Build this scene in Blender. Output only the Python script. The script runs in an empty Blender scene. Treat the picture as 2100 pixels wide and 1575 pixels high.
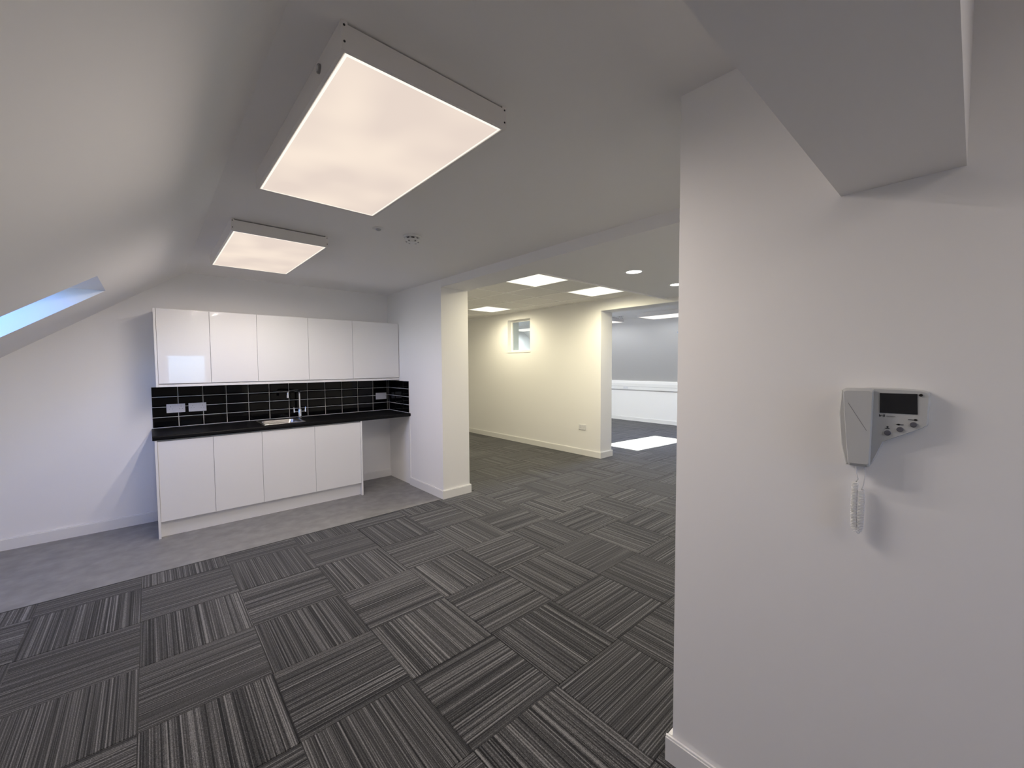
import bpy, bmesh, math, random
from mathutils import Vector, Matrix
random.seed(7)
S = bpy.context.scene
COL = S.collection
PI = math.pi

# ------------------------------------------------------------------ camera
CF, YAW, PIT, ROL, CH = 840.23, .7251, -.0474, -.0058, 1.5325
fw = Vector((math.sin(YAW)*math.cos(PIT), math.cos(YAW)*math.cos(PIT), math.sin(PIT)))
rt = Vector((math.cos(YAW), -math.sin(YAW), 0)); up = rt.cross(fw)
r2 = rt*math.cos(ROL) + up*math.sin(ROL); u2 = up*math.cos(ROL) - rt*math.sin(ROL)
cam = bpy.data.objects.new('camera', bpy.data.cameras.new('camera')); COL.objects.link(cam)
cam.data.sensor_width = 36; cam.data.lens = CF/2100*36; cam.data.clip_start = .02
cam.matrix_world = Matrix(((r2.x, u2.x, -fw.x, 0), (r2.y, u2.y, -fw.y, 0), (r2.z, u2.z, -fw.z, CH), (0, 0, 0, 1)))
S.camera = cam

# ------------------------------------------------------------------ view, sky, sun
S.view_settings.view_transform = 'Standard'; S.view_settings.look = 'None'
S.view_settings.exposure = .34; S.view_settings.gamma = 1; S.view_settings.use_curve_mapping = False
S.cycles.max_bounces = 10; S.cycles.diffuse_bounces = 7; S.cycles.use_light_tree = True
S.cycles.caustics_reflective = False; S.cycles.caustics_refractive = False
SKY_STRENGTH = 1.5
W = bpy.data.worlds.new('sky'); S.world = W; W.use_nodes = True
wn = W.node_tree.nodes; wl = W.node_tree.links
sky = wn.new('ShaderNodeTexSky'); sky.sky_type = 'NISHITA'; sky.sun_disc = False
sky.sun_elevation = math.radians(46); sky.sun_rotation = math.radians(105); sky.dust_density = 0; sky.ozone_density = 5
wb = wn.new('ShaderNodeMix'); wb.data_type = 'RGBA'; wb.blend_type = 'MULTIPLY'; wb.inputs[0].default_value = 1
wb.inputs[7].default_value = (.33, .62, 1.32, 1)      # indoor white balance leaves the daylight blue
wl.new(sky.outputs[0], wb.inputs[6]); wl.new(wb.outputs[2], wn['Background'].inputs[0]); wn['Background'].inputs[1].default_value = SKY_STRENGTH
sun = bpy.data.objects.new('sun', bpy.data.lights.new('sun', 'SUN')); COL.objects.link(sun)
sun.data.energy = 60; sun.data.angle = .0093; sun.data.color = (1, .96, .9)
sun.rotation_euler = Vector((-.93, .25, -1)).to_track_quat('-Z', 'Y').to_euler()
NEAR_W, MID_W, FAR_W, REAR_W = 58, 53, 82, 16          # power of each room's luminaires

# ------------------------------------------------------------------ helpers
def mat(name, col, rough=.5, metal=0, spec=.5, emit=None, es=0, bump=None, var=None, coat=0):
    m = bpy.data.materials.new(name); m.use_nodes = True
    nt = m.node_tree; b = nt.nodes['Principled BSDF']
    b.inputs['Base Color'].default_value = (*col, 1); b.inputs['Roughness'].default_value = rough
    b.inputs['Metallic'].default_value = metal; b.inputs['Specular IOR Level'].default_value = spec
    b.inputs['Coat Weight'].default_value = coat
    if emit: b.inputs['Emission Color'].default_value = (*emit, 1); b.inputs['Emission Strength'].default_value = es
    if bump or var:
        tc = nt.nodes.new('ShaderNodeTexCoord')
    if var:     # (scale, amount): slight tone variation
        n = nt.nodes.new('ShaderNodeTexNoise'); n.inputs['Scale'].default_value = var[0]; n.inputs['Detail'].default_value = 5
        nt.links.new(tc.outputs['Object'], n.inputs['Vector'])
        r = nt.nodes.new('ShaderNodeValToRGB')
        r.color_ramp.elements[0].position = .3; r.color_ramp.elements[1].position = .7
        r.color_ramp.elements[0].color = (*[c*(1-var[1]) for c in col], 1); r.color_ramp.elements[1].color = (*[min(1, c*(1+var[1])) for c in col], 1)
        nt.links.new(n.outputs['Fac'], r.inputs[0]); nt.links.new(r.outputs[0], b.inputs['Base Color'])
    if bump:    # (scale, strength)
        n = nt.nodes.new('ShaderNodeTexNoise'); n.inputs['Scale'].default_value = bump[0]; n.inputs['Detail'].default_value = 3
        nt.links.new(tc.outputs['Object'], n.inputs['Vector'])
        k = nt.nodes.new('ShaderNodeBump'); k.inputs['Strength'].default_value = bump[1]; k.inputs['Distance'].default_value = .002
        nt.links.new(n.outputs['Fac'], k.inputs['Height']); nt.links.new(k.outputs[0], b.inputs['Normal'])
    return m
def box(bm, x0, x1, y0, y1, z0, z1):
    v = [bm.verts.new((x, y, z)) for x in (x0, x1) for y in (y0, y1) for z in (z0, z1)]
    for f in ((0,1,3,2), (4,6,7,5), (0,4,5,1), (2,3,7,6), (0,2,6,4), (1,5,7,3)): bm.faces.new([v[i] for i in f])
    return bm
def prism(bm, pts, ax, a, b):
    """polygon pts in the two other axes (in x,y,z order), extruded along axis ax from a to b"""
    def P(p, t):
        q = list(p); q.insert(ax, t); return q
    A = [bm.verts.new(P(p, a)) for p in pts]; B = [bm.verts.new(P(p, b)) for p in pts]
    n = len(pts); bm.faces.new(A); bm.faces.new(B[::-1])
    for i in range(n): bm.faces.new((A[i], B[i], B[(i+1) % n], A[(i+1) % n]))
    return bm
def tube(bm, pts, r, n=10, cap=True):
    pts = [Vector(p) for p in pts]; rings = []; t0 = None; nrm = None
    for i, p in enumerate(pts):
        t = (pts[min(i+1, len(pts)-1)] - pts[max(i-1, 0)]).normalized()
        if nrm is None: nrm = t.orthogonal().normalized()
        else: nrm = (nrm - t*nrm.dot(t)).normalized()
        bn = t.cross(nrm); rr = r[i] if isinstance(r, (list, tuple)) else r
        rings.append([bm.verts.new(p + (nrm*math.cos(2*PI*k/n) + bn*math.sin(2*PI*k/n))*rr) for k in range(n)])
    for a, b in zip(rings, rings[1:]):
        for k in range(n): bm.faces.new((a[k], a[(k+1) % n], b[(k+1) % n], b[k]))
    if cap: bm.faces.new(rings[0][::-1]); bm.faces.new(rings[-1])
    return bm
def lathe(bm, prof, c=(0, 0, 0), n=32):
    """profile of (radius, z); radius 0 closes"""
    c = Vector(c); rings = []
    for r, z in prof:
        if r < 1e-6: rings.append([bm.verts.new(c + Vector((0, 0, z)))])
        else: rings.append([bm.verts.new(c + Vector((r*math.cos(2*PI*k/n), r*math.sin(2*PI*k/n), z))) for k in range(n)])
    for a, b in zip(rings, rings[1:]):
        for k in range(n):
            q = [a[k % len(a)], a[(k+1) % len(a)], b[(k+1) % len(b)], b[k % len(b)]]
            q = list(dict.fromkeys(q))
            if len(q) > 2: bm.faces.new(q)
    return bm
def bevel(bm, off, seg=2):
    bmesh.ops.bevel(bm, geom=bm.edges[:], offset=off, segments=seg, affect='EDGES', profile=.5); return bm
def mesh(name, bm, m, smooth=False):
    bmesh.ops.recalc_face_normals(bm, faces=bm.faces[:])
    me = bpy.data.meshes.new(name); bm.to_mesh(me); bm.free(); me.materials.append(m)
    if smooth:
        for p in me.polygons: p.use_smooth = True
    return me
def ob(name, me, parent=None, loc=None):
    o = bpy.data.objects.new(name, me); COL.objects.link(o)
    if parent is not None: o.parent = parent
    if loc is not None: o.location = loc
    return o
def obj(name, bm, m, parent=None, smooth=False, loc=None):
    if parent is not None and loc is None:      # geometry was given in world coordinates
        d = parent.matrix_basis.inverted() if parent.parent is None else (parent.parent.matrix_basis @ parent.matrix_basis).inverted()
        bmesh.ops.transform(bm, matrix=d, verts=bm.verts[:])
    return ob(name, mesh(name, bm, m, smooth), parent, loc)
def tag(o, label, cat, group=None, kind=None):
    o['label'] = label; o['category'] = cat
    if group: o['group'] = group
    if kind: o['kind'] = kind
    return o
def thing(name, label, cat, loc, group=None):
    return tag(ob(name, None, None, loc), label, cat, group)
def struct(name, bm, m, label, cat):
    return tag(obj(name, bm, m), label, cat, kind='structure')
def NB(*a):
    bm = bmesh.new()
    if a: box(bm, *a)
    return bm
def auto(o, ang=35):
    me = o.data
    for p in me.polygons: p.use_smooth = True
    me.set_sharp_from_angle(angle=math.radians(ang))
    return o

# ------------------------------------------------------------------ materials
M_wall = mat('wall_paint', (.90, .892, .88), .75, spec=.3, bump=(90, .05))
M_ceil = mat('ceiling_paint', (.88, .868, .855), .85, spec=.2, bump=(70, .05))
M_trim = mat('white_gloss_trim', (.85, .845, .83), .3)
M_vinyl = mat('grey_vinyl', (.215, .21, .208), .42, var=(9, .2), bump=(200, .05))
M_grout = mat('grout', (.86, .84, .81), .9)
M_tile = mat('black_glazed_tile', (.0025, .0025, .003), .05, spec=.17)
M_door = mat('white_gloss_door', (.84, .835, .83), .03, spec=.5)
M_carc = mat('white_melamine', (.82, .815, .81), .4)
M_top = mat('black_worktop', (.005, .005, .0055), .4, spec=.14, bump=(600, .1))
M_steel = mat('stainless_steel', (.62, .6, .57), .28, 1)
M_chrome = mat('chrome', (.8, .81, .83), .1, 1)
M_plast = mat('white_plastic', (.8, .8, .79), .35)
M_plate = mat('socket_plate', (.74, .74, .76), .4)
M_grey = mat('grey_plastic', (.28, .28, .29), .5)
M_dark = mat('dark_plastic', (.02, .02, .022), .5)
M_house = mat('white_metal_housing', (.80, .78, .76), .5)
M_ctile = mat('ceiling_tile_board', (.80, .79, .77), .95, bump=(300, .25), var=(60, .03))
M_bar = mat('ceiling_grid_bar', (.93, .92, .90), .45)
M_icom = mat('intercom_shell', (.53, .54, .535), .45)
M_screen = mat('intercom_screen', (.012, .012, .013), .15)
M_btn = mat('intercom_button', (.11, .11, .13), .45)
M_ink = mat('printed_ink', (.02, .02, .02), .6)
M_inkg = mat('printed_ink_grey', (.12, .12, .12), .6)
M_frame = mat('window_frame_white', (.85, .85, .84), .35)
M_strip = mat('floor_edge_strip', (.05, .05, .05), .5)

def lamp_mat(name, col, s):
    m = bpy.data.materials.new(name); m.use_nodes = True; nt = m.node_tree; nt.nodes.clear()
    e = nt.nodes.new('ShaderNodeEmission'); o = nt.nodes.new('ShaderNodeOutputMaterial')
    e.inputs[0].default_value = (*col, 1); e.inputs[1].default_value = s
    nt.links.new(e.outputs[0], o.inputs[0]); return m
def diffuser_mat(name, c0, c1, scale):
    """opal diffuser: faint blotches where the lamps sit behind it"""
    m = lamp_mat(name, c0, 1); nt = m.node_tree
    e = [n for n in nt.nodes if n.type == 'EMISSION'][0]
    tc = nt.nodes.new('ShaderNodeTexCoord'); n = nt.nodes.new('ShaderNodeTexNoise'); r = nt.nodes.new('ShaderNodeValToRGB')
    n.inputs['Scale'].default_value = scale; n.inputs['Detail'].default_value = 1
    r.color_ramp.elements[0].color = (*c0, 1); r.color_ramp.elements[1].color = (*c1, 1)
    r.color_ramp.elements[0].position = .35; r.color_ramp.elements[1].position = .68
    nt.links.new(tc.outputs['Object'], n.inputs['Vector']); nt.links.new(n.outputs['Fac'], r.inputs[0]); nt.links.new(r.outputs[0], e.inputs[0])
    return m
M_diff = diffuser_mat('opal_diffuser', (.645, .545, .48), (.75, .64, .545), 3.2)
M_rim = lamp_mat('diffuser_edge', (1, .93, .82), .9)
M_diffmid = lamp_mat('warm_panel_diffuser', (1, .97, .80), 1.08)
M_difffar = lamp_mat('cool_panel_diffuser', (.97, .9, .86), 1.02)
M_down = lamp_mat('downlight_lens', (1, .96, .86), 6)

def glass_mat(name='window_glass', tint=(.92, .96, .95, 1)):
    m = bpy.data.materials.new(name); m.use_nodes = True; nt = m.node_tree; nt.nodes.clear()
    o = nt.nodes.new('ShaderNodeOutputMaterial'); mx = nt.nodes.new('ShaderNodeMixShader')
    t = nt.nodes.new('ShaderNodeBsdfTransparent'); g = nt.nodes.new('ShaderNodeBsdfGlossy'); f = nt.nodes.new('ShaderNodeLayerWeight'); p = nt.nodes.new('ShaderNodeMath'); q = nt.nodes.new('ShaderNodeMath')
    t.inputs[0].default_value = tint; g.inputs['Roughness'].default_value = .02; f.inputs[0].default_value = .5
    p.operation = 'POWER'; p.inputs[1].default_value = 4; q.operation = 'MULTIPLY_ADD'; q.inputs[1].default_value = .8; q.inputs[2].default_value = .04
    nt.links.new(f.outputs['Facing'], p.inputs[0]); nt.links.new(p.outputs[0], q.inputs[0])
    nt.links.new(q.outputs[0], mx.inputs[0]); nt.links.new(t.outputs[0], mx.inputs[1]); nt.links.new(g.outputs[0], mx.inputs[2]); nt.links.new(mx.outputs[0], o.inputs[0])
    return m
M_glass = glass_mat()
M_tint = glass_mat('daylight_dimming_glass', (.85, .80, .76, 1))  # tint added to cut the daylight coming through the rear window

def carpet_mat():
    m = bpy.data.materials.new('striped_carpet'); m.use_nodes = True; nt = m.node_tree; L = nt.links; N = nt.nodes
    b = N['Principled BSDF']; b.inputs['Roughness'].default_value = .95; b.inputs['Specular IOR Level'].default_value = .08
    b.inputs['Sheen Weight'].default_value = .2; b.inputs['Sheen Roughness'].default_value = .5
    tc = N.new('ShaderNodeTexCoord'); oi = N.new('ShaderNodeObjectInfo')
    rnd = N.new('ShaderNodeMath'); rnd.operation = 'MULTIPLY'; rnd.inputs[1].default_value = 57.3; L.new(oi.outputs['Random'], rnd.inputs[0])
    def streak(sx, sy, off, det):
        mp = N.new('ShaderNodeMapping'); mp.inputs['Scale'].default_value = (sx, sy, 0); mp.inputs['Location'].default_value = (off, off, 0)
        L.new(tc.outputs['Object'], mp.inputs[0])
        n = N.new('ShaderNodeTexNoise'); n.noise_dimensions = '4D'; n.inputs['Scale'].default_value = 1; n.inputs['Detail'].default_value = det; n.inputs['Roughness'].default_value = .6
        L.new(mp.outputs[0], n.inputs['Vector']); L.new(rnd.outputs[0], n.inputs['W']); return n
    a = streak(165, .5, 3, 1.2); c = streak(60, .4, 9, 1); d = streak(330, 260, 5, 1.5)
    def mth(op, x, y):
        k = N.new('ShaderNodeMath'); k.operation = op
        for i, q in enumerate((x, y)):
            if isinstance(q, (int, float)): k.inputs[i].default_value = q
            else: L.new(q, k.inputs[i])
        return k.outputs[0]
    s = mth('ADD', mth('MULTIPLY', a.outputs['Fac'], .68), mth('MULTIPLY', c.outputs['Fac'], .32))
    s = mth('ADD', s, mth('MULTIPLY', mth('SUBTRACT', d.outputs['Fac'], .5), .34))
    r = N.new('ShaderNodeValToRGB'); e = r.color_ramp.elements
    e[0].position = .385; e[0].color = (.007, .007, .0078, 1); e[1].position = .64; e[1].color = (.210, .206, .206, 1)
    q = e.new(.47); q.color = (.038, .0375, .0385, 1); q = e.new(.545); q.color = (.076, .0748, .0755, 1)
    L.new(s, r.inputs[0]); L.new(r.outputs[0], b.inputs['Base Color'])
    bp = N.new('ShaderNodeBump'); bp.inputs['Strength'].default_value = .5; bp.inputs['Distance'].default_value = .003
    L.new(s, bp.inputs['Height']); L.new(bp.outputs[0], b.inputs['Normal'])
    return m
M_carpet = carpet_mat()

# ------------------------------------------------------------------ dimensions (metres)
ZC = 2.487                      # near ceiling
XR, XP = 2.476, 2.842           # pier faces
YK, YP = 5.357, 3.987           # kitchen wall, pier front / vinyl edge
XW, YE = 1.460, .726            # right wall face and its end
XM, XM2 = 5.443, 5.745          # middle wall
ZM, ZPL, ZH = 2.555, 2.440, 2.401
YPL = 2.87
XF, ZF = 9.75, 1.08             # far knee wall
SL = .715; SB = 2.267           # left roof slope  z = SB + SL*x
XS = (ZC-SB)/SL; XL = -1.75
YREAR, YB2 = -2.5, 8.4
zi = lambda x: SB + SL*x
TS = .30                        # roof thickness, measured vertically

# ------------------------------------------------------------------ structure
floor = struct('floor', NB(XL-.2, XF+.2, YREAR-.2, YB2+.2, -.12, -.006), M_strip, 'carpeted office floor running through all the rooms', 'floor')
struct('floor_vinyl', NB(XL, XR+.01, YP+.004, YK+.02, -.0058, .0), M_vinyl, 'mottled grey vinyl floor strip in front of the kitchen units', 'floor')
tag(obj('threshold_strip', NB(XL, XR, YP-.004, YP+.004, -.0055, .0012), M_strip), 'thin dark edging strip between carpet and grey vinyl', 'trim')

struct('ceiling', NB(XS, XP, YREAR, YK+.2, ZC, ZC+.25), M_ceil, 'flat grey-white ceiling over the kitchen end of the room', 'ceiling')
# sloping roof on the left, with a rooflight
SKY = (3.70, 4.375); XHd, XSl = -.222, -1.45
bm = bmesh.new()
ys = [YREAR-.2, SKY[0], SKY[1], YK+.2]
for i in range(3):
    if i == 1:
        prism(bm, [(XHd, zi(XHd)), (XS, ZC), (XS, ZC+TS), (XHd-TS/SL, zi(XHd))], 1, ys[i], ys[i+1])
        prism(bm, [(XL-.3, zi(XL-.3)), (XSl, zi(XSl)), (XSl, zi(XSl)+TS), (XL-.3, zi(XL-.3)+TS)], 1, ys[i], ys[i+1])
    else:
        prism(bm, [(XL-.3, zi(XL-.3)), (XS, ZC), (XS, ZC+TS), (XL-.3, zi(XL-.3)+TS)], 1, ys[i], ys[i+1])
struct('ceiling_slope_left', bm, M_ceil, 'sloping white ceiling on the left with a roof window', 'ceiling')
def portal(loc, rot, sx, sy):
    l = bpy.data.lights.new('daylight_portal', 'AREA'); l.shape = 'RECTANGLE'; l.size = sx; l.size_y = sy; l.energy = 1
    l.cycles.is_portal = True
    o = bpy.data.objects.new('daylight_portal', l); COL.objects.link(o); o.location = loc; o.rotation_euler = rot
def rooflight(n, y0, y1, xa, xb, zf, label):
    """frame and pane lying on the outer roof plane; xa lower end, xb upper end"""
    t = tag(ob('window_%d' % n, None, None, ((xa+xb)/2, (y0+y1)/2, zf((xa+xb)/2))), label, 'roof window', kind='structure')
    L = Vector((xb-xa, 0, zf(xb)-zf(xa))); d = L.normalized(); nn = Vector((-d.z, 0, d.x))
    if nn.z < 0: nn = -nn
    def slab(bm, s0, s1, ya, yb, h0, h1):
        o = Vector((xa, 0, zf(xa)))
        c = [o + d*s + nn*h for s, h in ((s0, h0), (s1, h0), (s1, h1), (s0, h1))]
        prism(bm, [(p.x, p.z) for p in c], 1, ya, yb)
    ln = L.length; w = .05
    bm = bmesh.new()
    slab(bm, 0, w, y0, y1, 0, .06); slab(bm, ln-w, ln, y0, y1, 0, .06); slab(bm, w, ln-w, y0, y0+w, 0, .06); slab(bm, w, ln-w, y1-w, y1, 0, .06)
    obj('window_frame', bm, M_frame, t)
    bm = bmesh.new(); slab(bm, w, ln-w, y0+w, y1-w, .02, .026); obj('pane', bm, M_glass, t)
    c = Vector(((xa+xb)/2, (y0+y1)/2, zf((xa+xb)/2))) + nn*.09
    portal(c, (-nn).to_track_quat('-Z', 'Y').to_euler(), ln+.1, ln+.1)
zo = lambda x: zi(x)+TS
rooflight(1, SKY[0], SKY[1], XSl-.02, XHd-TS/SL+.02, zo, 'roof window in the left slope with white reveals and blue daylight')

struct('wall_left', NB(XL-.2, XL, YREAR-.2, YK+.2, 0, 1.25), M_wall, 'low white knee wall under the left slope', 'wall')
bm = bmesh.new(); prism(bm, [(XL-.2, 0), (XP, 0), (XP, ZC+.25), (XS, ZC+.25), (XL-.2, zi(XL-.2)+.2)], 1, YK, YK+.2)
struct('wall_kitchen', bm, M_wall, 'white end wall behind the kitchen units', 'wall')
struct('wall_pier', NB(XR, XP, YP, YK, 0, ZC+.2), M_wall, 'white wall pier at the right end of the kitchen', 'wall')
struct('trim_1', NB(XR, XP, YE, YP, ZH, ZC+.2), M_ceil, 'shallow white bulkhead over the wide opening beside the pier', 'bulkhead')
struct('wall_right', NB(XW, XW+.2, YREAR, YE, 0, ZC+.2), M_wall, 'plain white wall on the right with the door intercom', 'wall')
struct('wall_return', NB(XW+.2, XF+.2, YE-.2, YE, 0, 2.75), M_wall, 'white wall turning away behind the right wall corner', 'wall')
struct('trim_2', NB(-.5, XW, .027, .262, 1.995, ZC+.05), M_ceil, 'grey-white downstand beam crossing overhead into the right wall', 'beam')
# rear wall with a window
RX0, RX1, RZ0, RZ1 = .30, 1.10, 1.10, 1.84
bm = bmesh.new()
for a in ((XL-.2, RX0, 0, 2.75), (RX1, XW+.2, 0, 2.75), (RX0, RX1, 0, RZ0), (RX0, RX1, RZ1, 2.75)): box(bm, a[0], a[1], YREAR-.2, YREAR, a[2], a[3])
struct('wall_rear', bm, M_wall, 'white wall behind the camera with a window', 'wall')
t = tag(ob('window_2', None, None, ((RX0+RX1)/2, YREAR-.1, RZ0)), 'white framed window in the wall behind the camera', 'window', kind='structure')
bm = bmesh.new(); w = .05
for a in ((RX0, RX0+w, RZ0, RZ1), (RX1-w, RX1, RZ0, RZ1), (RX0+w, RX1-w, RZ0, RZ0+w), (RX0+w, RX1-w, RZ1-w, RZ1)): box(bm, a[0], a[1], YREAR-.15, YREAR-.08, a[2], a[3])
obj('window_frame', bm, M_frame, t); obj('pane', NB(RX0+w, RX1-w, YREAR-.12, YREAR-.114, RZ0+w, RZ1-w), M_tint, t)
portal(((RX0+RX1)/2, YREAR-.21, (RZ0+RZ1)/2), Vector((0, 1, 0)).to_track_quat('-Z', 'Y').to_euler(), 1.0, 1.0)

# middle room
bm = bmesh.new(); WY0, WY1, WZ0, WZ1 = 5.62, 6.265, 1.785, 2.412
box(bm, XM, XM2, YP, WY0, 0, 2.75); box(bm, XM, XM2, WY1, YB2, 0, 2.75); box(bm, XM, XM2, WY0, WY1, 0, WZ0); box(bm, XM, XM2, WY0, WY1, WZ1, 2.75)
box(bm, XM, XM2, YE, YP, 2.383, 2.75)
struct('wall_middle', bm, M_wall, 'cream-lit wall of the middle room with a small high window', 'wall')
t = tag(ob('window_3', None, None, (XM+.12, (WY0+WY1)/2, WZ0)), 'small square internal window high in the cream wall', 'window', kind='structure')
bm = bmesh.new(); w = .035
for a in ((WY0, WY0+w, WZ0, WZ1), (WY1-w, WY1, WZ0, WZ1), (WY0+w, WY1-w, WZ0, WZ0+w), (WY0+w, WY1-w, WZ1-w, WZ1)): box(bm, XM+.10, XM+.16, a[0], a[1], a[2], a[3])
obj('window_frame', bm, M_frame, t); obj('pane', NB(XM+.125, XM+.131, WY0+w, WY1-w, WZ0+w, WZ1-w), M_glass, t)
obj('window_sill', NB(XM-.008, XM+.1, WY0-.01, WY1+.01, WZ0-.018, WZ0+.004), M_trim, t)
struct('wall_back', NB(XP-.2, XF+.2, YB2, YB2+.2, 0, 2.75), M_wall, 'far end wall closing the middle and far rooms', 'wall')
struct('wall_passage', NB(XP-.2, XP, YK+.2, YB2, 0, 2.75), M_wall, 'wall behind the kitchen facing the middle room', 'wall')
struct('ceiling_plaster', NB(XP, XM, YE, YPL, ZPL, 2.75), M_ceil, 'smooth lowered plaster ceiling with round downlights', 'ceiling')
struct('trim_3', NB(XP, XM, YPL, YPL+.022, ZPL-.014, ZPL+.03), M_bar, 'slim white edge trim between plaster and tiled ceiling', 'trim')
cmid = struct('ceiling_middle', NB(XP, XM, YPL, YB2, ZM+.02, 2.75), M_ceil, 'suspended ceiling of square mineral tiles in the middle room', 'ceiling')
gx = [XP, 3.26, 3.86, 4.46, 5.06, XM]; gy = [YPL+.022] + [3.28+.6*i for i in range(9)] + [YB2]
PANELS = {(1, 1): None, (3, 1): None, (3, 5): None}
bm = bmesh.new()
for x in gx[1:-1]: box(bm, x-.012, x+.012, gy[0], gy[-1], ZM-.002, ZM+.02)
for y in gy[1:-1]:
    for a, b in zip(gx, gx[1:]): box(bm, a+.012, b-.012, y-.012, y+.012, ZM-.002, ZM+.0195)
box(bm, XM-.02, XM, gy[0], gy[-1], ZM-.003, ZM+.018); box(bm, XP, XP+.02, gy[0], gy[-1], ZM-.003, ZM+.018)
obj('ceiling_grid', bm, M_bar, cmid)
for i in range(5):
    for j in range(len(gy)-1):
        if (i, j) in PANELS: continue
        bm = NB(gx[i]+.013, gx[i+1]-.013, gy[j]+.013, gy[j+1]-.013, ZM+.003, ZM+.018); obj('ceiling_tile', bm, M_ctile, cmid)

# far room
struct('ceiling_far', NB(XM2, 7.82, YE, YB2, 2.5, 2.75), M_ceil, 'flat white ceiling of the far room', 'ceiling')
FS = (2.5-ZF)/(7.80-XF); zf_ = lambda x: ZF + FS*(x-XF)
FY0, FY1, FXa, FXb = 3.33, 4.12, 9.42, 8.22
bm = bmesh.new(); T2 = .16
for a, b, hole in ((YE-.2, FY0, 0), (FY0, FY1, 1), (FY1, YB2+.2, 0)):
    if hole:
        prism(bm, [(XF+.3, zf_(XF+.3)), (FXa, zf_(FXa)), (FXa, zf_(FXa)+T2), (XF+.3, zf_(XF+.3)+T2)], 1, a, b)
        prism(bm, [(FXb, zf_(FXb)), (7.7, zf_(7.7)), (7.7, zf_(7.7)+T2), (FXb-T2/FS*1, zf_(FXb))], 1, a, b)
    else:
        prism(bm, [(XF+.3, zf_(XF+.3)), (7.7, zf_(7.7)), (7.7, zf_(7.7)+T2), (XF+.3, zf_(XF+.3)+T2)], 1, a, b)
struct('ceiling_slope_far', bm, M_ceil, 'sloping pale ceiling of the far room above the trunking', 'ceiling')
rooflight(4, FY0-.03, FY1+.03, FXa+.03, FXb-T2/FS-.03, lambda x: zf_(x)+T2, 'roof window in the far room slope letting in the sun')
struct('wall_far', NB(XF, XF+.2, YE, YB2, 0, ZF+.1), M_wall, 'low white knee wall at the far end seen through the opening', 'wall')

# baseboards
def skirt(name, segs, label):
    bm = bmesh.new()
    for s in segs:
        x0, x1, y0, y1 = s; box(bm, x0, x1, y0, y1, 0, .092)
        dx, dy = x1-x0, y1-y0; k = .004
        box(bm, x0+(k if dx < .05 else 0), x1-(k if dx < .05 else 0), y0+(k if dy < .05 else 0), y1-(k if dy < .05 else 0), .092, .100)
    o = struct(name, bm, M_trim, label, 'skirting'); return o
E_ = .016
skirt('baseboard_kitchen', [(XL, .015, YK-E_, YK), (1.853, XR, YK-E_, YK)], 'white skirting along the foot of the kitchen wall')
skirt('baseboard_pier', [(XR-E_, XR, YP-E_, 4.765), (XR, XP+E_, YP-E_, YP), (XP, XP+E_, YP, YK)], 'white skirting wrapping round the foot of the pier')
skirt('baseboard_right', [(XW-E_, XW, YREAR, YE+.022), (XW, XW+.2, YE, YE+.022)], 'white skirting along the foot of the right wall')
skirt('baseboard_middle', [(XM-E_, XM, YP-E_, YB2), (XM, XM2+E_, YP-E_, YP)], 'white skirting along the foot of the cream middle wall')
skirt('baseboard_far', [(XF-E_, XF, YE, YB2)], 'white skirting along the foot of the far knee wall')
skirt('baseboard_left', [(XL, XL+E_, YREAR, YK-E_)], 'white skirting along the foot of the left knee wall')
tag(obj('trim_4', NB(XR-.010, XR, 4.755, 4.768, .10, .885), M_trim), 'slim white corner bead running down from the worktop end', 'trim', kind='structure')

# carpet tiles: half-metre squares, quarter-turned
X0, Y0 = -.5897, 2.2726
def clip(x0, x1, y0, y1):
    x0 = max(x0, XL); x1 = min(x1, XF); y0 = max(y0, YREAR); y1 = min(y1, YB2)
    if x1 <= XR+.02 and y1 > YP: y1 = YP-.004
    if y0 > YP-.05 and x0 < XP: x0 = XP
    if y0 < YP < y1 and x0 < XR < x1: y1 = YP
    return (x0, x1, y0, y1) if x1-x0 > .02 and y1-y0 > .02 else None
def seen(x, y):
    d = Vector((x, y, -CH)); z = d.dot(fw)
    if z < .15: return False
    u = 1050+CF*d.dot(r2)/z; v = 787.5-CF*d.dot(u2)/z
    if not (-60 < u < 1420 and v < 1640): return False
    return x < XW+.3 or y > YE*x/XW-.3
def tile_bm(bm, x0, x1, y0, y1, z1=0.):
    g = .0006; c = .0014
    lo = [bm.verts.new((x, y, z1-.006)) for x, y in ((x0+g, y0+g), (x1-g, y0+g), (x1-g, y1-g), (x0+g, y1-g))]
    mi = [bm.verts.new((v.co.x, v.co.y, z1-.002)) for v in lo]
    h = g+c; hi = [bm.verts.new((x, y, z1)) for x, y in ((x0+h, y0+h), (x1-h, y0+h), (x1-h, y1-h), (x0+h, y1-h))]
    for A, B in ((lo, mi), (mi, hi)):
        for i in range(4): bm.faces.new((A[i], A[(i+1) % 4], B[(i+1) % 4], B[i]))
    bm.faces.new(hi)
full = None; rest = bmesh.new(); ntile = 0
cells = []
for c in range(-3, 22):
    for r in range(-11, 14):
        x0, y0 = X0+.5*c, Y0+.5*r; k = clip(x0, x0+.5, y0, y0+.5)
        if not k: continue
        vis = any(seen(x, y) for x in (k[0], (k[0]+k[1])/2, k[1]) for y in (k[2], (k[2]+k[3])/2, k[3]))
        cells.append((c, r, k, vis, Vector((x0+.25, y0+.25, 0)).length))
order = sorted([q for q in cells if q[3]], key=lambda q: q[4])[:300]
keep = {(q[0], q[1]) for q in order}
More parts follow.
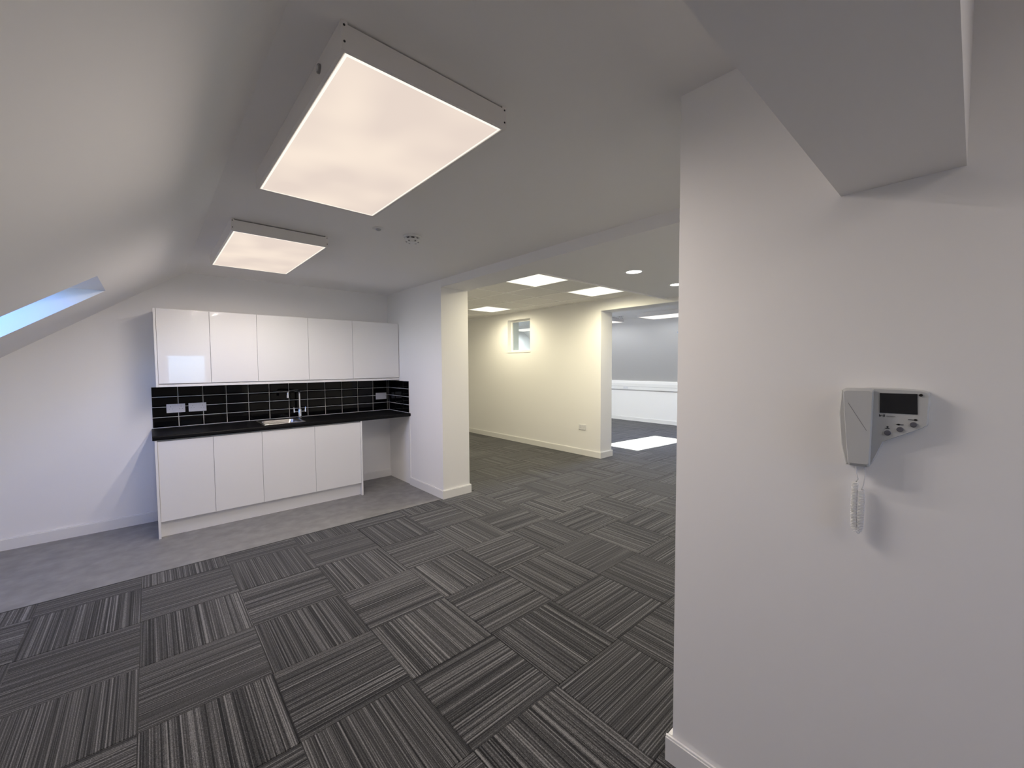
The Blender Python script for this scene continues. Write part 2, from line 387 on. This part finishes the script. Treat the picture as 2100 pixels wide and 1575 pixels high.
for c, r, k, vis, dist in cells:
    if (c, r) not in keep: tile_bm(rest, *k); continue
    along_x = (c+r) % 2 == 1
    cx, cy = X0+.5*c+.25, Y0+.5*r+.25
    turn = (PI/2 if along_x else 0) + (PI if random.random() < .5 else 0)
    if abs(k[1]-k[0]-.5) < 1e-6 and abs(k[3]-k[2]-.5) < 1e-6:
        if full is None:
            bm = bmesh.new(); tile_bm(bm, -.25, .25, -.25, .25); full = mesh('carpet_tile', bm, M_carpet)
        me = full
    else:
        R = Matrix.Rotation(-turn, 3, 'Z')
        a = R @ Vector((k[0]-cx, k[2]-cy, 0)); b = R @ Vector((k[1]-cx, k[3]-cy, 0))
        bm = bmesh.new(); tile_bm(bm, min(a.x, b.x), max(a.x, b.x), min(a.y, b.y), max(a.y, b.y)); me = mesh('carpet_tile', bm, M_carpet)
    o = ob('carpet_tile', me, floor, (cx, cy, 0)); o.rotation_euler = (0, 0, turn); ntile += 1
o = obj('carpet_beyond_view', rest, M_carpet, floor); o['kind'] = 'stuff'

# ------------------------------------------------------------------ luminaires
def lamps(parent, x0, x1, y0, y1, z, nx, ny, watts, col):
    """the lamps of a luminaire: small downward emitters spread over its face"""
    for i in range(nx):
        for j in range(ny):
            l = bpy.data.lights.new('lamp', 'SPOT'); l.energy = watts/(nx*ny); l.color = col
            l.spot_size = PI; l.spot_blend = .72; l.shadow_soft_size = 0
            o = bpy.data.objects.new('lamp', l); COL.objects.link(o); o.parent = parent
            o.location = Vector((x0+(x1-x0)*(i+.5)/nx, y0+(y1-y0)*(j+.5)/ny, z-.004)) - parent.location
def box_light(x0, x1, y0, y1, zt, dx, label, mdiff, watts, col, gland=False, group=None, detail=True):
    zb = zt-.078
    t = thing('ceiling_light', label, 'ceiling light', ((x0+x1)/2, (y0+y1)/2, zt), group)
    bm = bmesh.new(); k = .012
    box(bm, x0, x1, y0, y0+k, zb, zt-.007); box(bm, x0, x1, y1-k, y1, zb, zt-.007)
    box(bm, x0, x0+k, y0+k, y1-k, zb, zt-.001); box(bm, x1-k, x1, y0+k, y1-k, zb, zt-.001)
    box(bm, x0+k, x1-k, y0+k, y1-k, zt-.04, zt-.02)
    if detail:      # corner tabs reaching the ceiling at both ends
        for yy in (y0, y1-k):
            box(bm, x0, x0+.018, yy, yy+k, zt-.007, zt); box(bm, x1-.018, x1, yy, yy+k, zt-.007, zt)
    obj('housing', bm, M_house, t)
    a, b, c, d = x0+.0165, x1-.0165, y0+.0165, y1-.0165
    e = .006
    obj('diffuser', NB(a+e, b-e, c+e, d-e, zb+.001, zb+.004), mdiff, t)
    bm = bmesh.new()
    for q in ((a, b, c, c+e), (a, b, d-e, d), (a, a+e, c+e, d-e), (b-e, b, c+e, d-e)): box(bm, *q, zb, zb+.004)
    obj('diffuser_edge', bm, M_rim, t)
    if detail:
        for xx in (x0+.008, x1-.008):
            for zz in (zt-.012, zb+.022):
                bm = bmesh.new(); tube(bm, [(xx, y0-.0015, zz), (xx, y0+.001, zz)], .0032, 10); obj('screw', bm, M_dark, t)
    if gland:
        bm = bmesh.new(); yy, zz = y0+.19, zt-.035
        tube(bm, [(x0-.006, yy, zz), (x0, yy, zz)], .014, 16); g = obj('cable_gland', bm, M_grey, t)
        bm = bmesh.new(); tube(bm, [(x0-.009, yy, zz), (x0-.006, yy, zz)], .009, 14); obj('gland_cap', bm, M_chrome, g)
    lamps(t, a, b, c, d, zb, 2, 5, watts, col)
    return t
G1 = 'surface lights on the near ceiling'
WARM = (1, .885, .80)
box_light(.431, 1.031, 1.188, 2.388, ZC, 0, 'large rectangular box light nearest the camera, glowing warm white', M_diff, NEAR_W, WARM, gland=True, group=G1)
box_light(.431, 1.031, 3.21, 4.41, ZC, 0, 'smaller looking rectangular box light in front of the kitchen cupboards', M_diff, NEAR_W, WARM, group=G1)
box_light(.431, 1.031, -1.95, -.75, ZC, 0, 'rectangular box light on the ceiling behind the camera', M_diff, REAR_W, WARM, group=G1)
G3 = 'surface lights on the far ceiling'
COOL = (.93, .97, 1)
box_light(7.04, 7.64, 3.12, 4.32, 2.5, 0, 'far room box light beside the edge of the right wall', M_difffar, FAR_W, COOL, group=G3, detail=False)
box_light(7.04, 7.64, 5.00, 6.20, 2.5, 0, 'far room box light whose end shows beside the opening jamb', M_difffar, FAR_W, COOL, group=G3, detail=False)
box_light(7.04, 7.64, 6.95, 8.15, 2.5, 0, 'far room box light seen only through the small square window', M_difffar, FAR_W, COOL, group=G3, detail=False)

MIDC = (1, .90, .63)
def panel_light(i, j, label):
    x0, x1, y0, y1 = gx[i]+.004, gx[i+1]-.004, gy[j]+.004, gy[j+1]-.004
    t = thing('panel_light', label, 'panel light', ((x0+x1)/2, (y0+y1)/2, ZM), 'square panels set in the tiled ceiling')
    bm = bmesh.new(); k = .014; z0, z1 = ZM-.004, ZM+.018
    for q in ((x0, x1, y0, y0+k), (x0, x1, y1-k, y1), (x0, x0+k, y0+k, y1-k), (x1-k, x1, y0+k, y1-k)): box(bm, *q, z0, z1)
    obj('frame', bm, M_bar, t)
    obj('diffuser', NB(x0+k, x1-k, y0+k, y1-k, z0+.002, z0+.008), M_diffmid, t)
    lamps(t, x0+k, x1-k, y0+k, y1-k, z0, 2, 2, MID_W, MIDC)
panel_light(1, 1, 'square ceiling panel light nearest the bulkhead, highest of three')
panel_light(3, 1, 'square ceiling panel light close to the far opening')
panel_light(3, 5, 'square ceiling panel light deepest in the middle room beside the pier edge')
def downlight(x, y, label):
    t = thing('downlight', label, 'downlight', (x, y, ZPL), 'round downlights in the plaster ceiling')
    bm = bmesh.new(); lathe(bm, [(.072, -.002), (.076, -.006), (.092, -.004), (.094, 0)], (x, y, ZPL)); auto(obj('bezel', bm, M_plast, t))
    bm = bmesh.new(); lathe(bm, [(.0735, -.001), (.0735, -.003), (0, -.005)], (x, y, ZPL)); obj('lens', bm, M_down, t)
    l = bpy.data.lights.new('lamp', 'SPOT'); l.energy = 20; l.color = (1, .92, .75); l.spot_size = PI; l.spot_blend = .72; l.shadow_soft_size = 0
    o = bpy.data.objects.new('lamp', l); COL.objects.link(o); o.parent = t; o.location = (0, 0, -.02)
downlight(3.61, 2.255, 'round downlight in the middle of the plaster ceiling')
downlight(4.565, 2.29, 'round downlight half hidden by the right wall edge')

# ------------------------------------------------------------------ detectors
def detector(x, y, z, label):
    t = thing('smoke_detector', label, 'smoke detector', (x, y, z))
    bm = bmesh.new(); lathe(bm, [(0, 0), (.062, 0), (.064, -.004), (.060, -.012), (.052, -.014), (0, -.014)], (x, y, z)); auto(obj('base', bm, M_plast, t))
    bm = bmesh.new(); lathe(bm, [(.046, -.014), (.046, -.024), (0, -.024)], (x, y, z), 24); obj('inner_chamber', bm, M_dark, t)
    bm = bmesh.new()
    for k in range(8):
        a = 2*PI*k/8; c, s = math.cos(a), math.sin(a)
        v = [Vector((x, y, 0)) + Vector((c*r - s*w, s*r + c*w, 0)) for r, w in ((.044, -.007), (.051, -.007), (.051, .007), (.044, .007))]
        prism(bm, [(q.x, q.y) for q in v], 2, z-.025, z-.013)
    obj('rib', bm, M_plast, t)
    bm = bmesh.new(); lathe(bm, [(.053, -.024), (.054, -.028), (.045, -.040), (.030, -.046), (0, -.047)], (x, y, z)); cp = auto(obj('cap', bm, M_plast, t))
    for k in range(6):
        a = 2*PI*(k+.5)/6; c, s = math.cos(a), math.sin(a)
        bm = bmesh.new(); v = [(x+c*r-s*w, y+s*r+c*w) for r, w in ((.036, -.004), (.047, -.006), (.047, .006), (.036, .004))]
        prism(bm, v, 2, z-.0445, z-.030); obj('vent_slot', bm, M_grey, cp)
    return t
detector(1.50, 2.80, ZC, 'round white smoke detector with dark vent slots on near ceiling')
detector(7.2, 4.80, 2.5, 'small smoke detector on far ceiling above the box light end')
t = thing('motion_sensor', 'small flush ceiling sensor with dark domed lens beside smoke detector', 'sensor', (1.235, 2.79, ZC))
bm = bmesh.new(); lathe(bm, [(0, 0), (.040, 0), (.042, -.002), (.034, -.005), (.021, -.006), (0, -.006)], (1.235, 2.79, ZC)); auto(obj('flange', bm, M_plast, t))
bm = bmesh.new(); lathe(bm, [(.019, -.005), (.018, -.010), (.012, -.016), (0, -.019)], (1.235, 2.79, ZC), 24); auto(obj('lens', bm, mat('sensor_lens', (.42, .42, .42), .3), t))

# ------------------------------------------------------------------ kitchen
YBF, YBB = 4.757, YK            # base door face
ZT = .922                       # worktop top
def base_unit(x0, x1, label):
    t = thing('base_cabinet', label, 'cabinet', ((x0+x1)/2, (YBF+YBB)/2, .148), 'base units under the worktop')
    bm = bmesh.new(); y0, y1, z0, z1 = YBF+.021, YK-.05, .150, ZT-.041; k = .018
    box(bm, x0+.0005, x0+k, y0, y1, z0, z1); box(bm, x1-k, x1-.0005, y0, y1, z0, z1); box(bm, x0+k, x1-k, y0, y1, z0, z0+k); box(bm, x0+k, x1-k, y1-.008, y1, z0+k, z1)
    box(bm, x0+k, x1-k, y0+.012, y0+.03, z1-.05, z1)
    obj('carcass', bm, M_carc, t)
    # door with a bevelled finger-pull along its top edge
    g = .0015; bm = bmesh.new()
    prism(bm, [(YBF, .149), (YBF+.019, .149), (YBF+.019, ZT-.060), (YBF+.012, ZT-.053), (YBF+.003, ZT-.053), (YBF, ZT-.056)], 0, x0+g, x1-g)
    obj('door', bm, M_door, t)
bx = [.034, .434, .834, 1.334, 1.834]
for i, lb in enumerate(('first white base cupboard from the left end panel', 'narrow white base cupboard, second from the left', 'wide white base cupboard under the sink, third from the left', 'white base cupboard next to the open appliance space')):
    base_unit(bx[i], bx[i+1], lb)
def panel(name, a, m, label, cat, **k):
    bm = NB(*a); bevel(bm, .001, 1); return tag(obj(name, bm, m), label, cat, **k)
panel('end_panel', (.0155, .0335, YBF-.006, YK-.018, 0, ZT-.0405), M_door, 'white end panel at the left of the base cupboards', 'end panel')
panel('end_panel', (1.8345, 1.8525, YBF-.006, YK-.018, 0, ZT-.0405), M_door, 'white end panel beside the open appliance space', 'end panel')
panel('plinth', (.034, 1.834, YBF+.045, YBF+.061, 0, .147), M_carc, 'long white plinth board under the base cupboards', 'plinth')

# worktop with the sink cut-out
SX0, SX1, SY0, SY1 = .868, 1.272, 4.84, 5.262
wt = thing('worktop', 'long black worktop over the base cupboards and appliance space', 'worktop', (1.24, 5.05, ZT))
bm = bmesh.new(); a0, a1, f0, f1 = .002, XR-.001, YBF-.018, YK-.012
h = [(SX0+.012, SX1-.012, SY0+.012, SY1-.012)][0]
prof = [(f0+.012, ZT-.040), (f0+.004, ZT-.037), (f0, ZT-.028), (f0, ZT-.010), (f0+.003, ZT-.003), (f0+.010, ZT), (h[2], ZT), (h[2], ZT-.040)]
prism(bm, prof, 0, a0, a1)
box(bm, a0, h[0], h[2], h[3], ZT-.04, ZT); box(bm, h[1], a1, h[2], h[3], ZT-.04, ZT); box(bm, a0, a1, h[3], f1, ZT-.04, ZT)
obj('top', bm, M_top, wt)
# sink
t = thing('sink', 'small stainless steel inset sink bowl in the worktop', 'sink', ((SX0+SX1)/2, (SY0+SY1)/2, ZT))
def rrect(x0, x1, y0, y1, r, n=6):
    P = []
    for cx, cy, a0 in ((x1-r, y0+r, -PI/2), (x1-r, y1-r, 0), (x0+r, y1-r, PI/2), (x0+r, y0+r, PI)):
        for k in range(n+1): P.append((cx+r*math.cos(a0+PI/2*k/n), cy+r*math.sin(a0+PI/2*k/n)))
    return P
bm = bmesh.new(); rings = []
for ins, z, r in ((0, ZT+.0005, .02), (.002, ZT+.004, .02), (.022, ZT+.003, .04), (.030, ZT-.004, .05), (.036, ZT-.05, .05), (.045, ZT-.13, .05), (.07, ZT-.148, .05), (.15, ZT-.151, .03)):
    rings.append([bm.verts.new((x, y, z)) for x, y in rrect(SX0+ins, SX1-ins, SY0+ins, SY1-ins, r)])
for A, B in zip(rings, rings[1:]):
    n = len(A)
    for k in range(n): bm.faces.new((A[k], A[(k+1) % n], B[(k+1) % n], B[k]))
bm.faces.new(rings[-1])
auto(obj('bowl', bm, M_steel, t), 50)
bm = bmesh.new(); lathe(bm, [(.043, 0), (.040, .003), (.022, .001), (0, .001)], ((SX0+SX1)/2, (SY0+SY1)/2, ZT-.150)); auto(obj('drain', bm, M_chrome, t))
# tap
TX, TY = 1.318, 5.262
t = thing('mixer_tap', 'chrome swan-neck mixer tap with two lever handles', 'tap', (TX, TY, ZT))
bm = bmesh.new(); lathe(bm, [(0, .0005), (.026, .0005), (.026, .006), (.021, .010), (.020, .095), (.016, .102), (0, .102)], (TX, TY, ZT)); auto(obj('body', bm, M_chrome, t))
d = Vector((-.714, -.70, 0)); pts = [Vector((TX, TY, ZT+z)) for z in (.095, .16, .22, .285)]
R_ = .040
for k in range(1, 9):
    a = PI/2*k/8; pts.append(Vector((TX, TY, ZT+.285)) + d*(R_*(1-math.cos(a))) + Vector((0, 0, R_*math.sin(a))))
for k in (.09, .15, .19): pts.append(Vector((TX, TY, ZT+.325)) + d*k)
for k in range(1, 7):
    a = PI/2*k/6; pts.append(Vector((TX, TY, ZT+.325)) + d*(.19+.032*math.sin(a)) - Vector((0, 0, .032*(1-math.cos(a)))))
pts.append(pts[-1] - Vector((0, 0, .03)))
bm = bmesh.new(); tube(bm, pts, .0105, 14); auto(obj('spout', bm, M_chrome, t))
bm = bmesh.new(); p = pts[-1]; tube(bm, [p+Vector((0, 0, .02)), p-Vector((0, 0, .012))], .0135, 14); auto(obj('aerator', bm, M_chrome, t))
for s in (-1, 1):
    bm = bmesh.new(); tube(bm, [(TX+s*.015, TY, ZT+.072), (TX+s*.062, TY, ZT+.072)], .010, 12)
    hd = auto(obj('handle', bm, M_chrome, t))
    bm = bmesh.new(); tube(bm, [(TX+s*.060, TY, ZT+.066), (TX+s*.060, TY, ZT+.080), (TX+s*.064, TY, ZT+.125)], [.012, .0115, .006], 12); auto(obj('lever', bm, M_chrome, hd))

# wall units
YCF = 5.030; ZW0, ZW1 = 1.366, 2.073
def wall_unit(x0, x1, label):
    t = thing('wall_cabinet', label, 'cabinet', ((x0+x1)/2, (YCF+YK)/2, ZW0), 'gloss wall cupboards above the tiles')
    bm = bmesh.new(); k = .018; y0, y1 = YCF+.021, YK-.001
    box(bm, x0+.0005, x0+k, y0, y1, ZW0, ZW1); box(bm, x1-k, x1-.0005, y0, y1, ZW0, ZW1)
    box(bm, x0+k, x1-k, y0, y1, ZW0, ZW0+k); box(bm, x0+k, x1-k, y0, y1, ZW1-k, ZW1); box(bm, x0+k, x1-k, y1-.008, y1, ZW0+k, ZW1-k)
    obj('carcass', bm, M_carc, t)
    g = .0016; bm = bmesh.new()
    prism(bm, [(YCF+.003, ZW0+.004), (YCF+.013, ZW0+.004), (YCF+.019, ZW0+.012), (YCF+.019, ZW1), (YCF, ZW1), (YCF, ZW0+.007)], 0, x0+g, x1-g)
    o = obj('door', bm, M_door, t)
ux = [.065, .465, .867, 1.369, 1.869, 2.469]
for i, lb in enumerate(('first gloss white wall cupboard from the left, reflecting a window', 'second gloss white wall cupboard from the left', 'middle gloss white wall cupboard of the five', 'fourth gloss white wall cupboard from the left, with lamp reflections', 'widest gloss white wall cupboard, against the pier')):
    wall_unit(ux[i], ux[i+1], lb)
panel('end_panel', (.046, .064, YCF-.002, YK-.001, ZW0-.026, ZW1+.001), M_door, 'white end panel at the left of the wall cupboards', 'end panel')
panel('pelmet', (.0645, 2.473, YCF+.002, YCF+.020, ZW0-.026, ZW0-.003), M_door, 'thin white pelmet strip under the wall cupboards', 'pelmet')

# splashback: bevelled metro tiles, stack bonded
sp = thing('splashback', 'black glazed brick tiles with pale grout behind the worktop', 'splashback', (1.24, YK-.005, ZT))
TH, TV, ZB_ = .2028, .1013, ZT+.004
bm = bmesh.new(); box(bm, .008, XR, YK-.006, YK-.0005, ZT+.0005, ZB_+4*TV+.002); box(bm, XR-.006, XR-.0005, 4.765, YK-.006, ZT+.0005, ZB_+4*TV+.002)
obj('grout', bm, M_grout, sp)
def metro(w, h):
    bm = bmesh.new(); e = .0028; b = min(.011, w*.3); d0, d1, d2 = 0, .0035, .0065
    def ring(i, d): return [bm.verts.new((x, -d, z)) for x, z in ((-w/2+i, -h/2+i), (w/2-i, -h/2+i), (w/2-i, h/2-i), (-w/2+i, h/2-i))]
    a, c, f = ring(e, d0), ring(e, d1), ring(e+b, d2)
    for A, B in ((a, c), (c, f)):
        for i in range(4): bm.faces.new((A[i], A[(i+1) % 4], B[(i+1) % 4], B[i]))
    bm.faces.new(f); return mesh('tile', bm, M_tile)
cache = {}
def put_tile(w, c, rz):
    k = round(w, 4)
    if k not in cache: cache[k] = metro(w, TV)
    o = ob('tile', cache[k], sp, Vector(c)-sp.location)
    o.rotation_euler = (random.gauss(0, .004), 0, rz + random.gauss(0, .003))
for r in range(4):
    z = ZB_+TV*(r+.5)
    for c in range(12): put_tile(TH, (.010+TH*(c+.5), YK-.006, z), 0)
    xe = .010+12*TH; put_tile(XR-.007-xe, ((xe+XR-.007)/2, YK-.006, z), 0)
    y1 = YK-.0135; seq = [(y1-TH, y1), (y1-2*TH, y1-TH), (4.766, y1-2*TH)]
    if r % 2 == 0: seq = [(y1-.19, y1), (y1-.19-TH, y1-.19), (4.766, y1-.19-TH)]
    for a, b in seq: put_tile(b-a, (XR-.006, (a+b)/2, z), -PI/2)

# sockets
def plate(name, label, cat, cx, cz, y, kind, axis='y', x=None, w=.147, h=.087, m=None):
    t = thing(name, label, cat, (cx, y, cz) if axis == 'y' else (x, cx, cz))
    # local frame: u to the viewer's right, v up, d out of the wall
    if axis == 'y': F = lambda u, v, d: (cx+u, y-d, cz+v)
    else: F = lambda u, v, d: (x-d, cx-u, cz+v)
    def slab(u0, u1, v0, v1, d0, d1, bv=0):
        bm = bmesh.new(); a = F(u0, v0, d0); b = F(u1, v1, d1)
        box(bm, min(a[0], b[0]), max(a[0], b[0]), min(a[1], b[1]), max(a[1], b[1]), min(a[2], b[2]), max(a[2], b[2]))
        if bv: bevel(bm, bv, 2)
        return bm
    obj('face_plate', slab(-w/2, w/2, -h/2, h/2, 0, .010, .002), m or M_plate, t)
    if kind == 'double':
        for s in (-1, 1):
            obj('switch', slab(s*.026-.006, s*.026+.006, .016, .036, .009, .013, .001), M_plate, t)
            c = s*.040
            for u, v, a, b in ((c, .018, .0022, .0045), (c-.011, -.006, .004, .0018), (c+.011, -.006, .004, .0018)):
                obj('pin_hole', slab(u-a, u+a, v-b, v+b, .0095, .0103), M_grey, t)
    elif kind == 'spur':
        obj('switch', slab(-.034, -.014, -.016, .016, .009, .0125, .001), M_plate, t)
        obj('fuse_carrier', slab(.012, .040, -.010, .010, .009, .012, .001), M_plate, t)
    else:
        for s in (-1, 1):
            bm = bmesh.new(); a = F(s*.060, 0, .0095); b = F(s*.060, 0, .0108); tube(bm, [a, b], .0035, 10); obj('screw', bm, M_grey, t)
    return t
plate('wall_socket', 'white double socket on black tiles, nearest the left end', 'socket', .193, 1.112, YK-.0137, 'double')
plate('wall_socket', 'white double socket on black tiles, right beside its twin', 'socket', .367, 1.112, YK-.0137, 'double')
plate('blank_plate', 'white blank plate on black tiles near the pier corner', 'wall plate', 2.352, 1.117, YK-.0137, 'blank')
plate('wall_socket', 'small socket plate low on the cream middle wall', 'socket', 4.352, .472, 0, 'double', 'x', XM-.0005)

# dado trunking in the far room
t = thing('dado_trunking', 'long white trunking running along the far knee wall', 'trunking', (XF, 5, .84))
bm = bmesh.new(); prism(bm, [(XF-.052, .845), (XF-.0005, .840), (XF-.0005, 1.055), (XF-.030, 1.055), (XF-.052, 1.005)], 1, YE+.01, YB2-.01); obj('channel', bm, M_trim, t)
bm = bmesh.new(); box(bm, XF-.0545, XF-.050, YE+.01, YB2-.01, .925, .929); obj('lid_groove', bm, M_grey, t)
plate('wall_socket', 'socket plate on the long white trunking in the far room', 'socket', 6.28, .897, 0, 'double', 'x', XF-.053, h=.075)

# ------------------------------------------------------------------ intercom on the right wall
KS = .9715
q = lambda y, z: (y*KS, CH+(z-CH)*KS)
xb, xh = XW-.027, XW-.047
t = thing('door_intercom', 'grey-white video door intercom with handset and coiled cord on right wall', 'intercom', (XW, q(.16, 1.35)[0], q(.16, 1.24)[1]))
base = [q(*p) for p in ((.250, 1.456), (.189, 1.463), (.130, 1.463), (.085, 1.460), (.075, 1.456), (.072, 1.447), (.074, 1.373), (.082, 1.364), (.158, 1.318), (.181, 1.252), (.186, 1.243), (.235, 1.243), (.247, 1.30), (.254, 1.39))]
def inset(P, k):
    cy = sum(p[0] for p in P)/len(P); cz = sum(p[1] for p in P)/len(P)
    return [(p[0]+(cy-p[0])*k, p[1]+(cz-p[1])*k) for p in P]
def loft(bm, rows):
    R = [[bm.verts.new((x, *p)) for p in P] for x, P in rows]
    n = len(R[0])
    for A, B in zip(R, R[1:]):
        for i in range(n): bm.faces.new((A[i], A[(i+1) % n], B[(i+1) % n], B[i]))
    bm.faces.new(R[0][::-1]); bm.faces.new(R[-1]); return bm
bm = bmesh.new(); loft(bm, [(XW-.0003, base), (xb+.005, base), (xb, inset(base, .03))]); auto(obj('base', bm, M_icom, t), 25)
hs = [q(y*.985, z) for y, z in ((.247, 1.458), (.240, 1.462), (.188, 1.463), (.181, 1.459), (.184, 1.252), (.188, 1.247), (.227, 1.246), (.231, 1.252), (.240, 1.36))]
bm = bmesh.new(); loft(bm, [(xb-.0005, inset(hs, .05)), (xb-.006, hs), (xh+.004, hs), (xh, inset(hs, .07))]); hsd = auto(obj('handset', bm, M_icom, t), 25)
a, b = Vector((0, *q(.230, 1.420))), Vector((0, *q(.189, 1.347)))
bm = bmesh.new(); dd = (b-a).normalized()*.0006; nn = Vector((0, -dd.z, dd.y))
prism(bm, [((a+nn).y, (a+nn).z), ((b+nn).y, (b+nn).z), ((b-nn).y, (b-nn).z), ((a-nn).y, (a-nn).z)], 0, xh-.0004, xh+.002); obj('seam_line', bm, M_grey, hsd)
# screen, eye, lettering, buttons and symbols
sc = [q(*p) for p in ((.167, 1.450), (.095, 1.451), (.093, 1.398), (.166, 1.397))]
bm = bmesh.new(); prism(bm, sc, 0, xb-.0012, xb+.001); scr = obj('screen', bm, M_screen, t)
def tx(body, y, z, size, m, name, parent, bold=0):
    cu = bpy.data.curves.new('txt', 'FONT'); cu.body = body; cu.size = size; cu.offset = bold
    tmp = bpy.data.objects.new('txt', cu); COL.objects.link(tmp)
    dg = bpy.context.evaluated_depsgraph_get(); me = bpy.data.meshes.new_from_object(tmp.evaluated_get(dg))
    COL.objects.unlink(tmp); bpy.data.objects.remove(tmp)
    me.transform(Matrix(((0, 0, 1, xb-.0007), (-1, 0, 0, y), (0, 1, 0, z), (0, 0, 0, 1))))
    me.materials.clear(); me.materials.append(m)
    me.transform(Matrix.Translation(-t.location)); return ob(name, me, parent)
ly, lz = q(.1675, 1.3868)
tx('bell', ly, lz, .0085, M_ink, 'lettering', t, .00022)
tx('system', ly-.0145, lz+.0002, .0062, M_inkg, 'lettering', t)
ey = q(.0885, 1.448); bm = bmesh.new(); tube(bm, [(xb-.002, *ey), (xb+.001, *ey)], .0035, 14); obj('camera_eye', bm, M_screen, t)
for k, (y, z) in enumerate(((.149, 1.344), (.125, 1.356), (.100, 1.371))):
    c = q(y, z); bm = bmesh.new()
    tube(bm, [(xb+.001, *c), (xb-.0025, *c), (xb-.0035, *c)], [.0066, .0066, .0054], 20); bt = auto(obj('button', bm, M_btn, t))
    s = q(y+.0005, z+.0125); bm = bmesh.new(); e = (xb-.0009, xb+.0005)
    if k == 0:      # person-like bell mark over a bar
        prism(bm, [(s[0]+.0022*math.cos(2*PI*i/12), s[1]+.0032+.0022*math.sin(2*PI*i/12)) for i in range(12)], 0, *e)
        prism(bm, [(s[0]-.004, s[1]-.0022), (s[0]+.004, s[1]-.0022), (s[0]+.004, s[1]-.0002), (s[0]-.004, s[1]-.0002)], 0, *e)
    elif k == 1:    # key mark pointing right
        prism(bm, [(s[0]+.0025+.0032*math.cos(2*PI*i/12), s[1]+.0022*math.sin(2*PI*i/12)) for i in range(12)], 0, *e)
        prism(bm, [(s[0]-.007, s[1]-.0008), (s[0]+.007, s[1]-.0008), (s[0]+.007, s[1]+.0008), (s[0]-.007, s[1]+.0008)], 0, *e)
    else:           # key mark pointing left
        prism(bm, [(s[0]-.004+.0033*math.cos(2*PI*i/12), s[1]+.0026*math.sin(2*PI*i/12)) for i in range(12)], 0, *e)
        prism(bm, [(s[0]-.004, s[1]-.0008), (s[0]+.0095, s[1]-.0005), (s[0]+.0095, s[1]+.0005), (s[0]-.004, s[1]+.0008)], 0, *e)
    obj('symbol', bm, M_ink, t)
# coiled cord: hangs from the handset, turns and comes back up
path = [q(*p) for p in ((.213, 1.196), (.214, 1.17), (.2145, 1.12), (.2135, 1.078), (.211, 1.063), (.2065, 1.056), (.202, 1.063), (.1995, 1.078), (.199, 1.12), (.1985, 1.155), (.200, 1.176))]
pv = [Vector((XW-.020, *p)) for p in path]
dn = []
for i in range(len(pv)-1):
    p0, p1, p2, p3 = pv[max(i-1, 0)], pv[i], pv[i+1], pv[min(i+2, len(pv)-1)]
    for k in range(20):
        s = k/20; dn.append(.5*((2*p1)+(p2-p0)*s+(2*p0-5*p1+4*p2-p3)*s*s+(3*p1-p0-3*p2+p3)*s**3))
ln = [0]
for a, b in zip(dn, dn[1:]): ln.append(ln[-1]+(b-a).length)
coil = []; tot = ln[-1]; turns = int(tot/.0041); n = turns*12
j = 0
for i in range(n+1):
    s = tot*i/n
    while j < len(ln)-2 and ln[j+1] < s: j += 1
    f = (s-ln[j])/(ln[j+1]-ln[j]); p = dn[j].lerp(dn[j+1], f); tg = (dn[j+1]-dn[j]).normalized()
    e1 = Vector((1, 0, 0)); e2 = tg.cross(e1).normalized(); an = 2*PI*i/12
    coil.append(p + (e1*math.cos(an)+e2*math.sin(an))*.0062)
lead = [Vector((XW-.024, *q(.212, 1.250))), Vector((XW-.024, *q(.211, 1.225))), Vector((XW-.022, *q(.207, 1.205)))]
tail = [Vector((XW-.016, *q(.196, 1.190))), Vector((XW-.014, *q(.194, 1.215))), Vector((XW-.014, *q(.196, 1.246)))]
bm = bmesh.new(); tube(bm, lead+coil+tail, .00135, 6); cd = obj('coiled_cord', bm, M_plast, t, smooth=True)
